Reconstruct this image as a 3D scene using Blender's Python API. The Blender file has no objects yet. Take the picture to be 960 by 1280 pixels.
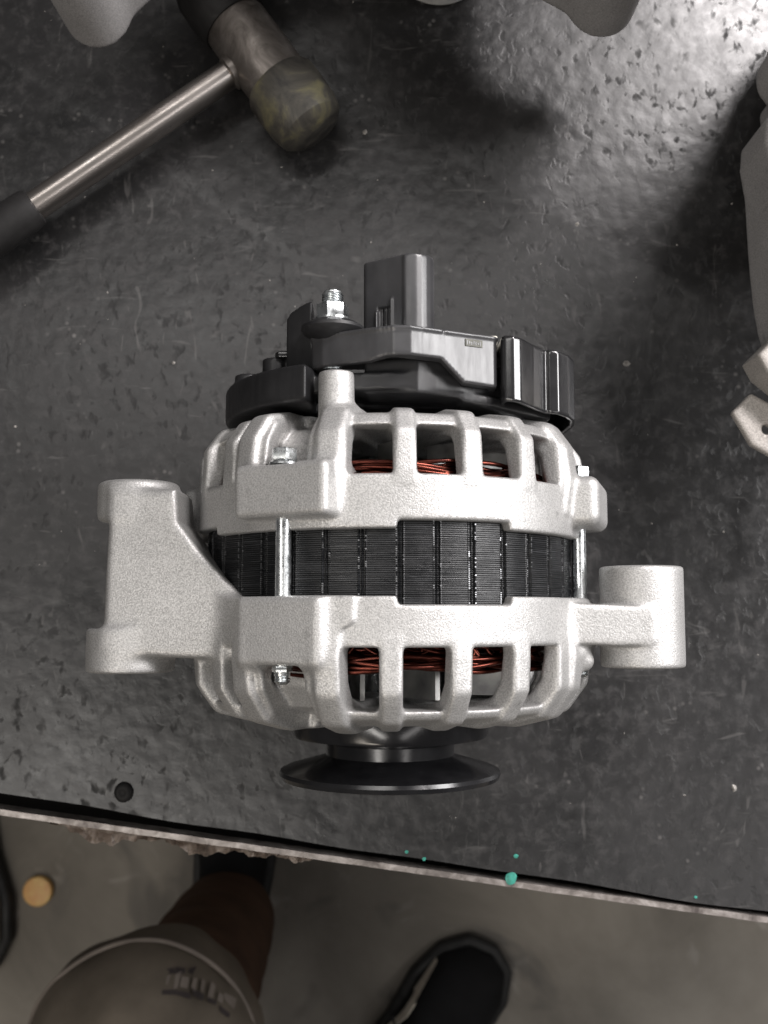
import bpy, bmesh, math, random
import numpy as np
from mathutils import Vector, Matrix

random.seed(7); rng = np.random.default_rng(11)
sc = bpy.context.scene
COL = sc.collection
S = 0.001                      # everything below is measured in millimetres
R = math.radians

# ------------------------------------------------------------------ camera
cam_d = bpy.data.cameras.new('camera'); cam = bpy.data.objects.new('camera', cam_d); COL.objects.link(cam)
cam.location = (-2*S, -15.5*S, 427*S)
cam.rotation_euler = (math.atan(0.1), 0, 0)
cam_d.sensor_fit = 'VERTICAL'; cam_d.sensor_height = 36; cam_d.lens = 36*1300/1280
cam_d.clip_start = 0.01; cam_d.clip_end = 50
cam_d.dof.use_dof = True; cam_d.dof.focus_distance = 0.318; cam_d.dof.aperture_fstop = 20
sc.camera = cam

# ------------------------------------------------------------------ light
w = bpy.data.worlds.new('World'); sc.world = w; w.use_nodes = True
w.node_tree.nodes['Background'].inputs[0].default_value = (1.0, 0.96, 0.95, 1)
w.node_tree.nodes['Background'].inputs[1].default_value = 0.085
def area(name, loc, target, sx, sy, power, col, roll=0):
    l = bpy.data.lights.new(name, 'AREA'); l.shape = 'RECTANGLE'; l.size = sx; l.size_y = sy
    l.energy = power; l.color = col
    o = bpy.data.objects.new(name, l); COL.objects.link(o); o.location = loc
    d = Vector(target) - Vector(loc)
    o.rotation_euler = (d.to_track_quat('-Z', 'Y').to_matrix() @ Matrix.Rotation(roll, 3, 'Z')).to_euler()
    return o
area('bench_lamp', (0.66, 0.85, 1.02), (0, 0.03, 0.05), 0.50, 0.18, 20, (1.0, 0.95, 0.945), R(-20))
area('side_window', (1.15, 0.30, 0.82), (0, 0.03, 0.05), 0.6, 0.5, 18, (1.0, 0.98, 0.98))
area('ceiling_tube', (-0.66, -0.46, 1.75), (-0.1, -0.1, 0), 1.2, 0.16, 8.0, (1.0, 0.96, 0.91), R(20))
area('ceiling_tube_far', (-0.42, 0.78, 1.75), (0, 0, 0), 1.2, 0.16, 4.8, (1.0, 0.97, 0.94), R(-15))
area('ceiling_tube_right', (0.80, -0.56, 1.75), (0.1, -0.1, 0), 1.0, 0.16, 2.6, (1.0, 0.96, 0.94), R(-20))
area('floor_fill_back', (-0.95, -1.45, 1.8), (-0.35, -0.45, -0.7), 1.0, 0.2, 10, (1.0, 0.90, 0.78))  # unseen fill added behind the viewer to brighten the floor
sc.view_settings.view_transform = 'Standard'; sc.view_settings.look = 'None'
sc.cycles.max_bounces = 5; sc.cycles.diffuse_bounces = 3; sc.cycles.glossy_bounces = 3; sc.cycles.transmission_bounces = 0
sc.view_settings.exposure = 0.0; sc.view_settings.gamma = 1.0

# ------------------------------------------------------------------ materials
def mat(name, col, metal=0.0, rough=0.5, spec=0.5):
    m = bpy.data.materials.new(name); m.use_nodes = True
    b = m.node_tree.nodes['Principled BSDF']
    b.inputs['Base Color'].default_value = (*col, 1); b.inputs['Metallic'].default_value = metal
    b.inputs['Roughness'].default_value = rough; b.inputs['Specular IOR Level'].default_value = spec
    return m
class NT:
    def __init__(s, m): s.t = m.node_tree; s.b = s.t.nodes['Principled BSDF']; s.co = s.n('ShaderNodeTexCoord').outputs['Object']
    def n(s, k, **kw):
        x = s.t.nodes.new(k)
        for a, v in kw.items(): setattr(x, a, v)
        return x
    def l(s, a, b): s.t.links.new(a, b)
    def noise(s, scale, detail=3, rough=0.55, dist=0.0, co=None, stretch=None):
        x = s.n('ShaderNodeTexNoise'); x.inputs['Scale'].default_value = scale; x.inputs['Detail'].default_value = detail
        x.inputs['Roughness'].default_value = rough; x.inputs['Distortion'].default_value = dist
        co = co or s.co
        if stretch:
            mp = s.n('ShaderNodeMapping'); mp.inputs['Scale'].default_value = stretch; s.l(co, mp.inputs[0]); co = mp.outputs[0]
        s.l(co, x.inputs['Vector']); return x.outputs['Fac']
    def vor(s, scale, feature='F1', rnd=1.0, stretch=None):
        x = s.n('ShaderNodeTexVoronoi', feature=feature); x.inputs['Scale'].default_value = scale; x.inputs['Randomness'].default_value = rnd
        co = s.co
        if stretch:
            mp = s.n('ShaderNodeMapping'); mp.inputs['Scale'].default_value = stretch; s.l(co, mp.inputs[0]); co = mp.outputs[0]
        s.l(co, x.inputs['Vector']); return x
    def ramp(s, fac, stops):
        x = s.n('ShaderNodeValToRGB'); e = x.color_ramp.elements
        while len(e) < len(stops): e.new(0.5)
        for k, (p, c) in enumerate(stops):
            e[k].position = p; e[k].color = (*c, 1) if isinstance(c, tuple) else (c, c, c, 1)
        s.l(fac, x.inputs[0]); return x.outputs[0]
    def mix(s, a, b, fac, mode='MIX'):
        x = s.n('ShaderNodeMix', data_type='RGBA', blend_type=mode)
        for i, v in ((6, a), (7, b)):
            if isinstance(v, tuple): x.inputs[i].default_value = (*v, 1)
            else: s.l(v, x.inputs[i])
        if isinstance(fac, float): x.inputs[0].default_value = fac
        else: s.l(fac, x.inputs[0])
        return x.outputs[2]
    def math(s, op, a, b=0.0):
        x = s.n('ShaderNodeMath', operation=op)
        for i, v in ((0, a), (1, b)):
            if isinstance(v, (int, float)): x.inputs[i].default_value = v
            else: s.l(v, x.inputs[i])
        return x.outputs[0]
    def bump(s, h, strength, dist, prev=None):
        x = s.n('ShaderNodeBump'); x.inputs['Strength'].default_value = strength; x.inputs['Distance'].default_value = dist
        s.l(h, x.inputs['Height'])
        if prev is not None: s.l(prev, x.inputs['Normal'])
        return x.outputs[0]

def cast_metal(name, c0, c1, metal=0.66, rough=0.50, grain=0.9):
    m = mat(name, c0, metal, rough, 0.5); t = NT(m)
    g = t.noise(1900, 2, 0.72); big = t.noise(45, 4, 0.6); dirt = t.noise(160, 3, 0.6)
    c = t.mix(c0, c1, t.ramp(big, [(0.3, 0.0), (0.7, 1.0)]))
    c = t.mix(c, tuple(x*0.5 for x in c0), t.ramp(dirt, [(0.64, 0.0), (0.76, 0.6)]))
    c = t.mix(c, t.ramp(g, [(0.38, 0.30), (0.60, 1.0)]), 0.5, 'MULTIPLY')
    t.l(c, t.b.inputs['Base Color'])
    t.l(t.ramp(g, [(0.25, rough+0.14), (0.75, rough-0.14)]), t.b.inputs['Roughness'])
    n = t.bump(g, grain*0.8, 0.0002); n = t.bump(dirt, 0.18, 0.0004, n)
    t.l(n, t.b.inputs['Normal']); return m
M = {}
M['cast'] = cast_metal('shot_blasted_aluminium', (0.565, 0.56, 0.55), (0.655, 0.65, 0.64))
M['cast_dull'] = cast_metal('dull_cast_aluminium', (0.45, 0.435, 0.43), (0.52, 0.505, 0.50), 0.3, 0.5, 0.25)
M['terminal'] = cast_metal('pale_terminal_metal', (0.46, 0.43, 0.40), (0.54, 0.51, 0.48), 0.2, 0.5, 0.2)
def plastic(name, col, rough, spec=0.5, fine=0.12):
    m = mat(name, col, 0, rough, spec); t = NT(m)
    a = t.noise(900, 2, 0.6); b = t.noise(70, 4, 0.6); sc_ = t.noise(40, 3, 0.7, stretch=(1, 1, 14))
    t.l(t.mix(col, tuple(min(1, x*1.7+0.008) for x in col), t.ramp(b, [(0.4, 0.0), (0.75, 0.7)])), t.b.inputs['Base Color'])
    t.l(t.ramp(sc_, [(0.3, rough*0.85), (0.7, min(1, rough*1.25))]), t.b.inputs['Roughness'])
    t.l(t.bump(b, 0.12, 0.0004, t.bump(a, fine, 0.0001)), t.b.inputs['Normal']); return m
M['plastic'] = plastic('matte_black_plastic', (0.012, 0.012, 0.013), 0.42)
M['plastic_grey'] = plastic('satin_charcoal_plastic', (0.036, 0.036, 0.038), 0.33, 0.75)
M['plastic_gloss'] = plastic('glossy_black_plastic', (0.016, 0.016, 0.017), 0.17, 0.9, 0.05)
M['pulley'] = plastic('black_coated_steel', (0.008, 0.008, 0.009), 0.20, 0.6, 0.03)
M['zinc'] = mat('zinc_plated_steel', (0.72, 0.75, 0.76), 1.0, 0.24); t = NT(M['zinc'])
t.l(t.ramp(t.noise(500, 4, 0.6), [(0.3, 0.18), (0.7, 0.42)]), t.b.inputs['Roughness'])
t.l(t.bump(t.noise(900, 2), 0.15, 0.0002), t.b.inputs['Normal'])
M['copper'] = mat('enamelled_copper', (0.34, 0.085, 0.045), 0.9, 0.24); t = NT(M['copper'])
t.l(t.ramp(t.noise(180, 2), [(0.3, (0.045, 0.012, 0.009)), (0.7, (0.16, 0.042, 0.028))]), t.b.inputs['Base Color'])
M['lam'] = mat('black_lacquered_laminations', (0.020, 0.022, 0.025), 0.0, 0.36, 0.55); t = NT(M['lam'])
_s = t.noise(60, 3, 0.7, stretch=(1, 38, 1)); _d = t.noise(130, 3, 0.6)
t.l(t.mix((0.006, 0.0065, 0.0075), (0.036, 0.038, 0.041), t.ramp(_s, [(0.52, 0.0), (0.72, 1.0)])), t.b.inputs['Base Color'])
t.l(t.ramp(_d, [(0.3, 0.28), (0.7, 0.5)]), t.b.inputs['Roughness'])
t.l(t.bump(_s, 0.4, 0.0003), t.b.inputs['Normal'])
M['bead'] = mat('weld_bead_steel', (0.30, 0.31, 0.32), 0.9, 0.4); t = NT(M['bead']); t.l(t.ramp(t.noise(800, 2), [(0.35, (0.08, 0.08, 0.085)), (0.65, (0.42, 0.43, 0.44))]), t.b.inputs['Base Color'])
M['fan'] = mat('stamped_fan_steel', (0.42, 0.42, 0.41), 0.8, 0.42); t = NT(M['fan'])
t.l(t.ramp(t.noise(120, 4), [(0.3, (0.26, 0.26, 0.26)), (0.7, (0.5, 0.5, 0.48))]), t.b.inputs['Base Color'])
M['rotor'] = mat('dark_rotor_steel', (0.07, 0.068, 0.066), 0.5, 0.5)
t = NT(M['rotor']); t.l(t.bump(t.noise(300, 3), 0.3, 0.0004), t.b.inputs['Normal'])

# rubber mat: black, polished by use, dented, scuffed, dusty
M['mat'] = mat('worn_black_rubber', (0.025, 0.025, 0.026), 0, 0.4, 0.58); t = NT(M['mat'])
cloud = t.noise(14, 4, 0.62, 0.5); mid = t.noise(150, 3, 0.7, 0.2); wob = t.noise(230, 2, 0.6)
soft = t.noise(130, 1, 0.4)
pmask = t.noise(24, 3, 0.65)
pit = t.math('MULTIPLY', t.ramp(t.noise(230, 2, 0.55, 0.3, stretch=(1, 0.7, 1)), [(0.57, 0.0), (0.69, 1.0)]), t.ramp(pmask, [(0.40, 0.15), (0.56, 1.0)]))
specks = t.vor(210).outputs['Distance']; smask = t.noise(33, 3, 0.6)
scr = t.noise(34, 2, 0.6, 1.3, stretch=(1, 5, 1)); scr2 = t.noise(30, 2, 0.6, 1.6, stretch=(5, 1.4, 1))
c = t.mix((0.010, 0.010, 0.0103), (0.021, 0.0203, 0.0205), t.ramp(cloud, [(0.32, 0.0), (0.7, 1.0)]))
c = t.mix(c, (0.042, 0.040, 0.040), t.ramp(mid, [(0.50, 0.0), (0.72, 0.7)]))
c = t.mix(c, (0.005, 0.005, 0.005), t.math('MULTIPLY', pit, 0.8))
c = t.mix(c, (0.15, 0.143, 0.138), t.math('MULTIPLY', t.ramp(specks, [(0.08, 1.0), (0.24, 0.0)]), t.ramp(smask, [(0.54, 0.0), (0.66, 0.6)])))
c = t.mix(c, (0.085, 0.082, 0.08), t.ramp(scr, [(0.66, 0.0), (0.74, 0.5)]))
c = t.mix(c, (0.075, 0.072, 0.07), t.ramp(scr2, [(0.66, 0.0), (0.73, 0.5)]))
t.l(c, t.b.inputs['Base Color'])
rgh = t.mix(t.ramp(mid, [(0.3, 0.25), (0.7, 0.44)]), t.ramp(cloud, [(0.3, 0.24), (0.7, 0.46)]), 0.5)
t.l(t.mix(rgh, (0.75, 0.75, 0.75), t.math('MULTIPLY', pit, 0.8)), t.b.inputs['Roughness'])
hgt = t.math('SUBTRACT', t.math('ADD', soft, t.math('MULTIPLY', mid, 0.35)), t.math('MULTIPLY', pit, 0.28))
t.l(t.bump(hgt, 0.21, 0.0013, t.bump(cloud, 0.14, 0.003)), t.b.inputs['Normal'])

M['steel_strip'] = mat('worn_steel_edging', (0.55, 0.52, 0.50), 0.55, 0.42); t = NT(M['steel_strip'])
a = t.noise(120, 5, 0.65, 0.5); a2 = t.noise(700, 2)
t.l(t.ramp(a, [(0.32, (0.10, 0.085, 0.08)), (0.48, (0.24, 0.215, 0.20)), (0.72, (0.50, 0.46, 0.44))]), t.b.inputs['Base Color'])
t.l(t.bump(a2, 0.3, 0.0003, t.bump(a, 0.4, 0.0006)), t.b.inputs['Normal'])
M['gap'] = mat('dark_board', (0.006, 0.0055, 0.005), 0, 0.9, 0.1)
t = NT(M['gap']); t.l(t.bump(t.noise(200, 4), 0.4, 0.001), t.b.inputs['Normal'])
M['film'] = mat('torn_brown_film', (0.40, 0.33, 0.28), 0, 0.35, 0.5); t = NT(M['film'])
t.l(t.ramp(t.noise(110, 4, 0.6, 0.6), [(0.3, (0.10, 0.075, 0.06)), (0.5, (0.36, 0.29, 0.24)), (0.66, (0.72, 0.64, 0.58))]), t.b.inputs['Base Color'])
M['leg'] = mat('bench_leg_paint', (0.10, 0.11, 0.12), 0.2, 0.5)
t = NT(M['leg']); t.l(t.ramp(t.noise(40, 4), [(0.3, (0.07, 0.08, 0.09)), (0.7, (0.13, 0.14, 0.15))]), t.b.inputs['Base Color'])
M['teal'] = mat('teal_paint', (0.03, 0.36, 0.28), 0, 0.45)
t = NT(M['teal']); t.l(t.ramp(t.noise(600, 3), [(0.3, (0.02, 0.17, 0.13)), (0.7, (0.05, 0.33, 0.26))]), t.b.inputs['Base Color'])
M['crumb'] = mat('pale_grit', (0.42, 0.40, 0.36), 0, 0.6)
t = NT(M['crumb']); t.l(t.ramp(t.noise(900, 2), [(0.3, (0.16, 0.15, 0.14)), (0.7, (0.42, 0.40, 0.37))]), t.b.inputs['Base Color'])
M['floor'] = mat('dusty_concrete', (0.2, 0.18, 0.16), 0, 0.7); t = NT(M['floor'])
a = t.noise(5, 6, 0.62, 0.4); b = t.noise(24, 4, 0.6, 0.5); d = t.noise(9, 3, 0.5, 1.0)
c = t.mix((0.18, 0.163, 0.138), (0.36, 0.33, 0.285), t.ramp(a, [(0.3, 0.0), (0.7, 1.0)]))
c = t.mix(c, (0.5, 0.47, 0.43), t.ramp(b, [(0.62, 0.0), (0.8, 0.6)]))
c = t.mix(c, (0.10, 0.095, 0.09), t.ramp(d, [(0.60, 0.0), (0.72, 0.6)]))
t.l(c, t.b.inputs['Base Color']); t.l(t.bump(b, 0.3, 0.003), t.b.inputs['Normal'])
def cloth(name, col, scale=900):
    m = mat(name, col, 0, 0.85, 0.2); t = NT(m)
    a = t.noise(scale, 2); b = t.noise(25, 3)
    t.l(t.mix(tuple(x*0.75 for x in col), tuple(x*1.25 for x in col), t.ramp(b, [(0.3, 0.0), (0.7, 1.0)])), t.b.inputs['Base Color'])
    t.l(t.bump(a, 0.4, 0.0008), t.b.inputs['Normal']); return m
M['trousers'] = cloth('taupe_trouser_cloth', (0.128, 0.108, 0.086))
M['brown'] = cloth('shaded_brown_cloth', (0.075, 0.042, 0.027))  # trouser brown darkened to hold the shade on the shin
M['shoe_black'] = cloth('black_shoe_mesh', (0.012, 0.012, 0.013), 600)
M['shoe_grey'] = cloth('grey_shoe_fabric', (0.2, 0.185, 0.17), 600)
M['sole'] = plastic('shoe_sole_rubber', (0.02, 0.02, 0.02), 0.6)
M['shoe_white'] = plastic('cream_shoe_trim', (0.62, 0.56, 0.48), 0.5)
M['print_dark'] = cloth('dark_print', (0.05, 0.042, 0.042)); M['print_light'] = cloth('pale_print', (0.2, 0.172, 0.15))
M['orange'] = plastic('orange_plastic', (0.85, 0.46, 0.17), 0.45)
M['chrome'] = mat('tarnished_chrome_tube', (0.46, 0.43, 0.40), 1.0, 0.26); t = NT(M['chrome'])
a = t.noise(40, 3, 0.6); t.l(t.ramp(a, [(0.3, (0.34, 0.31, 0.285)), (0.6, (0.52, 0.48, 0.45)), (0.8, (0.60, 0.57, 0.54))]), t.b.inputs['Base Color'])
t.l(t.ramp(a, [(0.3, 0.36), (0.7, 0.27)]), t.b.inputs['Roughness'])
M['head_steel'] = mat('scuffed_head_steel', (0.2, 0.18, 0.165), 0.8, 0.38); t = NT(M['head_steel'])
a = t.noise(70, 5, 0.65, 0.8); t.l(t.ramp(a, [(0.32, (0.075, 0.065, 0.058)), (0.55, (0.20, 0.18, 0.165)), (0.75, (0.36, 0.33, 0.31))]), t.b.inputs['Base Color'])
t.l(t.ramp(a, [(0.3, 0.55), (0.7, 0.3)]), t.b.inputs['Roughness']); t.l(t.bump(a, 0.3, 0.001), t.b.inputs['Normal'])
M['mallet_rubber'] = mat('stained_rubber_face', (0.06, 0.055, 0.045), 0, 0.55); t = NT(M['mallet_rubber'])
a = t.noise(55, 5, 0.65, 0.6); t.l(t.ramp(a, [(0.40, (0.022, 0.020, 0.018)), (0.55, (0.06, 0.055, 0.045)), (0.68, (0.13, 0.118, 0.066))]), t.b.inputs['Base Color'])
t.l(t.bump(a, 0.35, 0.0015), t.b.inputs['Normal'])
M['grip'] = plastic('black_rubber_grip', (0.010, 0.0095, 0.0095), 0.6, 0.25)
M['label_pale'] = plastic('cream_plastic', (0.55, 0.53, 0.46), 0.5)
M['mark'] = plastic('grey_mould_mark', (0.10, 0.10, 0.085), 0.6)

# ------------------------------------------------------------------ object helpers
def tag(o, label=None, cat=None, group=None, kind=None):
    if label: o['label'] = label
    if cat: o['category'] = cat
    if group: o['group'] = group
    if kind: o['kind'] = kind
    return o
def empty(name, loc=(0, 0, 0), rot=(0, 0, 0)):
    o = bpy.data.objects.new(name, None); o.empty_display_size = 0.02; COL.objects.link(o)
    o.location = [v*S for v in loc]; o.rotation_euler = rot; return o
def link(name, me, m, parent=None, loc=(0, 0, 0), rot=(0, 0, 0)):
    o = bpy.data.objects.new(name, me); COL.objects.link(o)
    if m is not None and not me.materials: me.materials.append(M[m])
    o.location = [v*S for v in loc]; o.rotation_euler = rot
    if parent is not None: o.parent = parent
    return o
def mesh_np(name, V, F, smooth=True):
    me = bpy.data.meshes.new(name)
    V = np.asarray(V, np.float32)*S; F = np.asarray(F, np.int32); k = F.shape[1]
    me.vertices.add(len(V)); me.vertices.foreach_set('co', V.ravel())
    me.loops.add(F.size); me.loops.foreach_set('vertex_index', F.ravel())
    me.polygons.add(len(F)); me.polygons.foreach_set('loop_start', np.arange(0, F.size, k, dtype=np.int32))
    me.polygons.foreach_set('loop_total', np.full(len(F), k, np.int32))
    me.polygons.foreach_set('use_smooth', np.full(len(F), smooth, bool))
    me.update(calc_edges=True); me.validate(); return me
class MB:
    def __init__(s): s.bm = bmesh.new()
    def lathe(s, prof, seg=64, axis='Y', c=(0, 0, 0), closed=False, jit=0.0):
        rings = []
        for (r, h) in prof:
            ring = []
            for i in range(seg):
                a = 2*math.pi*i/seg; x, z = r*math.sin(a), r*math.cos(a)
                p = {'Y': (x, h, z), 'Z': (x, z, h), 'X': (h, x, z)}[axis]
                ring.append(s.bm.verts.new((p[0]+c[0], p[1]+c[1], p[2]+c[2])))
            rings.append(ring)
        n = len(rings); fs = []
        for k in range(n if closed else n-1):
            A, B = rings[k], rings[(k+1) % n]
            for i in range(seg): fs.append(s.bm.faces.new((A[i], A[(i+1) % seg], B[(i+1) % seg], B[i])))
        if not closed:
            for ring in (rings[0], rings[-1]):
                try: s.bm.faces.new(ring)
                except ValueError: pass
        return s
    def box(s, lo, hi, bev=0.0, mtx=None):
        vs = [s.bm.verts.new((x, y, z)) for x in (lo[0], hi[0]) for y in (lo[1], hi[1]) for z in (lo[2], hi[2])]
        fs = [s.bm.faces.new([vs[i] for i in f]) for f in ((0, 1, 3, 2), (4, 6, 7, 5), (0, 4, 5, 1), (2, 3, 7, 6), (0, 2, 6, 4), (1, 5, 7, 3))]
        if mtx is not None:
            for v in vs: v.co = mtx @ v.co
        if bev: bmesh.ops.bevel(s.bm, geom=list({e for f in fs for e in f.edges}), offset=bev, segments=2, affect='EDGES', profile=0.5)
        return s
    def prism(s, poly, h0, h1, axis='Y', bev=0.0, c=(0, 0, 0)):
        def P(a, b, h):
            p = {'Y': (a, h, b), 'Z': (a, b, h), 'X': (h, a, b)}[axis]
            return (p[0]+c[0], p[1]+c[1], p[2]+c[2])
        A = [s.bm.verts.new(P(a, b, h0)) for a, b in poly]; B = [s.bm.verts.new(P(a, b, h1)) for a, b in poly]
        n = len(poly); fs = [s.bm.faces.new(A), s.bm.faces.new(B)]
        for i in range(n): fs.append(s.bm.faces.new((A[i], A[(i+1) % n], B[(i+1) % n], B[i])))
        if bev: bmesh.ops.bevel(s.bm, geom=list({e for f in fs[:2] for e in f.edges}), offset=bev, segments=2, affect='EDGES', profile=0.5)
        return s
    def tube(s, pts, rad, seg=6, cap=True):
        pts = [Vector(p) for p in pts]; rads = rad if isinstance(rad, (list, tuple)) else [rad]*len(pts)
        up = Vector((0, 0, 1)); rings = []
        for i, p in enumerate(pts):
            d = (pts[min(i+1, len(pts)-1)]-pts[max(i-1, 0)]).normalized()
            a = d.cross(up)
            if a.length < 0.05: a = d.cross(Vector((1, 0, 0)))
            a.normalize(); b = d.cross(a)
            rings.append([s.bm.verts.new(p+(a*math.cos(2*math.pi*k/seg)+b*math.sin(2*math.pi*k/seg))*rads[i]) for k in range(seg)])
        for A, B in zip(rings, rings[1:]):
            for k in range(seg): s.bm.faces.new((A[k], A[(k+1) % seg], B[(k+1) % seg], B[k]))
        if cap: s.bm.faces.new(rings[0]); s.bm.faces.new(rings[-1])
        return s
    def build(s, name, m, parent=None, loc=(0, 0, 0), rot=(0, 0, 0), smooth=35):
        bm = s.bm
        bmesh.ops.recalc_face_normals(bm, faces=bm.faces)
        for v in bm.verts: v.co *= S
        if smooth is not None:
            lim = R(smooth)
            for f in bm.faces: f.smooth = True
            for e in bm.edges:
                if len(e.link_faces) == 2 and e.calc_face_angle(0) > lim: e.smooth = False
        me = bpy.data.meshes.new(name); bm.to_mesh(me); bm.free()
        return link(name, me, m, parent, loc, rot)
def copy_tree(o, parent=None):
    c = o.copy(); COL.objects.link(c); c.parent = parent
    for ch in list(o.children): copy_tree(ch, c)
    return c

# ------------------------------------------------------------------ distance fields -> cast shapes with natural fillets
def smin(a, b, k):
    h = np.clip(0.5+0.5*(b-a)/k, 0, 1); return b+(a-b)*h-k*h*(1-h)
def smax(a, b, k): return -smin(-a, -b, k)
def rbox(p, lo, hi, rad):
    q = [np.abs(v-(l+h)/2)-((h-l)/2-rad) for v, l, h in zip(p, lo, hi)]
    return np.sqrt(sum(np.maximum(v, 0)**2 for v in q))+np.minimum(np.maximum(np.maximum(q[0], q[1]), q[2]), 0)-rad
def seg2(px, py, a, b):
    dx, dy = b[0]-a[0], b[1]-a[1]
    t = np.clip(((px-a[0])*dx+(py-a[1])*dy)/(dx*dx+dy*dy), 0, 1)
    return np.hypot(px-a[0]-t*dx, py-a[1]-t*dy)
def poly2(px, py, pts):
    d = np.full(np.broadcast(px, py).shape, 1e9); s = np.ones_like(d)
    for i in range(len(pts)):
        a, b = pts[i], pts[i-1]
        d = np.minimum(d, seg2(px, py, a, b))
        c1 = py >= a[1]; c2 = py < b[1]; c3 = (b[0]-a[0])*(py-a[1]) > (b[1]-a[1])*(px-a[0])
        s = np.where((c1 & c2 & c3) | (~c1 & ~c2 & ~c3), -s, s)
    return d*s
def capsule(p, a, b, ra, rb):
    ab = np.array(b, float)-np.array(a, float); q = [p[i]-a[i] for i in range(3)]
    t = np.clip((q[0]*ab[0]+q[1]*ab[1]+q[2]*ab[2])/(ab@ab), 0, 1)
    return np.sqrt(sum((q[i]-t*ab[i])**2 for i in range(3)))-(ra+(rb-ra)*t)
class Field:
    def __init__(s, lo, hi, h):
        s.lo = np.array(lo, float); s.h = h
        s.ax = [np.arange(l, u+h, h) for l, u in zip(lo, hi)]
        s.f = np.full([len(a) for a in s.ax], 20.0, np.float32)
    def sub(s, lo=None, hi=None):
        sl = []
        for i in range(3):
            a = 0 if lo is None or lo[i] is None else max(0, np.searchsorted(s.ax[i], lo[i])-1)
            b = len(s.ax[i]) if hi is None or hi[i] is None else np.searchsorted(s.ax[i], hi[i])+1
            sl.append(slice(a, b))
        p = (s.ax[0][sl[0]][:, None, None], s.ax[1][sl[1]][None, :, None], s.ax[2][sl[2]][None, None, :])
        return tuple(sl), p
    def add(s, fn, k=1.0, lo=None, hi=None):
        sl, p = s.sub(lo, hi); s.f[sl] = smin(s.f[sl], fn(*p), k); return s
    def cut(s, fn, k=0.6, lo=None, hi=None):
        sl, p = s.sub(lo, hi); s.f[sl] = smax(s.f[sl], -fn(*p), k); return s
    def mesh(s, name, relax=1):
        f = s.f; f[0] = f[-1] = 5; f[:, 0] = f[:, -1] = 5; f[:, :, 0] = f[:, :, -1] = 5
        neg = f < 0
        cnt = np.zeros([n-1 for n in f.shape], np.int8)
        for i in (0, 1):
            for j in (0, 1):
                for k in (0, 1): cnt += neg[i:f.shape[0]-1+i, j:f.shape[1]-1+j, k:f.shape[2]-1+k]
        act = (cnt > 0) & (cnt < 8); idx = np.argwhere(act)
        num = np.full(act.shape, -1, np.int32); num[act] = np.arange(len(idx))
        corner = {(i, j, k): f[idx[:, 0]+i, idx[:, 1]+j, idx[:, 2]+k].astype(np.float64) for i in (0, 1) for j in (0, 1) for k in (0, 1)}
        acc = np.zeros((len(idx), 3)); c = np.zeros(len(idx))
        for a in corner:
            for d in range(3):
                if a[d] == 0:
                    b = list(a); b[d] = 1; b = tuple(b); va, vb = corner[a], corner[b]
                    m = (va < 0) != (vb < 0); tt = np.where(m, va/np.where(m, va-vb, 1), 0)
                    for e in range(3): acc[:, e] += np.where(m, a[e]+(tt if e == d else 0), 0)
                    c += m
        V = s.lo+(idx+acc/c[:, None])*s.h
        Q = []
        for d in range(3):
            e, g = [(1, 2), (2, 0), (0, 1)][d]
            n1 = [slice(None)]*3; n2 = [slice(None)]*3; n1[d] = slice(0, -1); n2[d] = slice(1, None)
            A, B = neg[tuple(n1)], neg[tuple(n2)]
            for flip, m in ((False, A & ~B), (True, ~A & B)):
                ii = np.argwhere(m)
                def cell(de, dg):
                    q = ii.copy(); q[:, e] += de; q[:, g] += dg; return num[q[:, 0], q[:, 1], q[:, 2]]
                q = np.stack([cell(-1, -1), cell(0, -1), cell(0, 0), cell(-1, 0)], 1)
                Q.append(q[:, ::-1] if flip else q)
        Q = np.concatenate(Q); Q = Q[(Q >= 0).all(1)]
        for _ in range(relax):
            acc = np.zeros_like(V); c = np.zeros(len(V))
            for a, b in ((0, 1), (1, 2), (2, 3), (3, 0)):
                for e in range(3):
                    acc[:, e] += np.bincount(Q[:, a], V[Q[:, b], e], len(V))+np.bincount(Q[:, b], V[Q[:, a], e], len(V))
                c += np.bincount(Q[:, a], minlength=len(V))+np.bincount(Q[:, b], minlength=len(V))
            V = V*0.6+0.4*acc/c[:, None]
        return mesh_np(name, V, Q)

# ================================================================== SETTING
fl = MB().prism([(-2500, -2500), (2500, -2500), (2500, 2500), (-2500, 2500)], -800, -760, 'Z').build('floor', 'floor'); tag(fl, kind='structure')

bench = empty('workbench', (0, 300, -760))
tag(bench, 'workbench topped with a worn black rubber mat and pale metal edging', 'workbench')
B0 = (0, -300, 760)
def edge(x, off=0.0): return -116.6-0.1366*x+off        # outer line of the metal edging
# board under the mat (a slightly larger, darker slab seen in the gap)
MB().prism([(-700, edge(-700, 1.5)), (700, edge(700, 1.5)), (700, 600), (-700, 600)], -26, -10, 'Z').build('bench_top', 'gap', bench, B0)
# mat, front edge slightly wavy and not quite parallel with the edging
pts = []
for i in range(161):
    x = -700+i*1400/160
    gap = max(1.6, 6.0-0.02*(x+156)) if abs(x) < 400 else 4
    pts.append((x, edge(x, gap+3.2+0.35*math.sin(x*0.09)+0.25*math.sin(x*0.031+1)+(1.3*math.exp(-((x-62)/24)**2)))))
MB().prism(pts+[(700, 600), (-700, 600)], -9.9, 0, 'Z', 0.6).build('rubber_mat', 'mat', bench, B0)
sp = []
n = 240
def jag(x, a): return a*(math.sin(x*0.7)+math.sin(x*1.9+1)+math.sin(x*0.23))/3
MB().prism([(-700+i*1400/n, edge(-700+i*1400/n, 0.2+jag(i*5.8, 0.16))) for i in range(n+1)] +
           [(700-i*1400/n, edge(700-i*1400/n, 2.5+jag(i*4.3, 0.12))) for i in range(n+1)], -9.9, -0.6, 'Z', 0.5).build('edge_strip', 'steel_strip', bench, B0)
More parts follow.
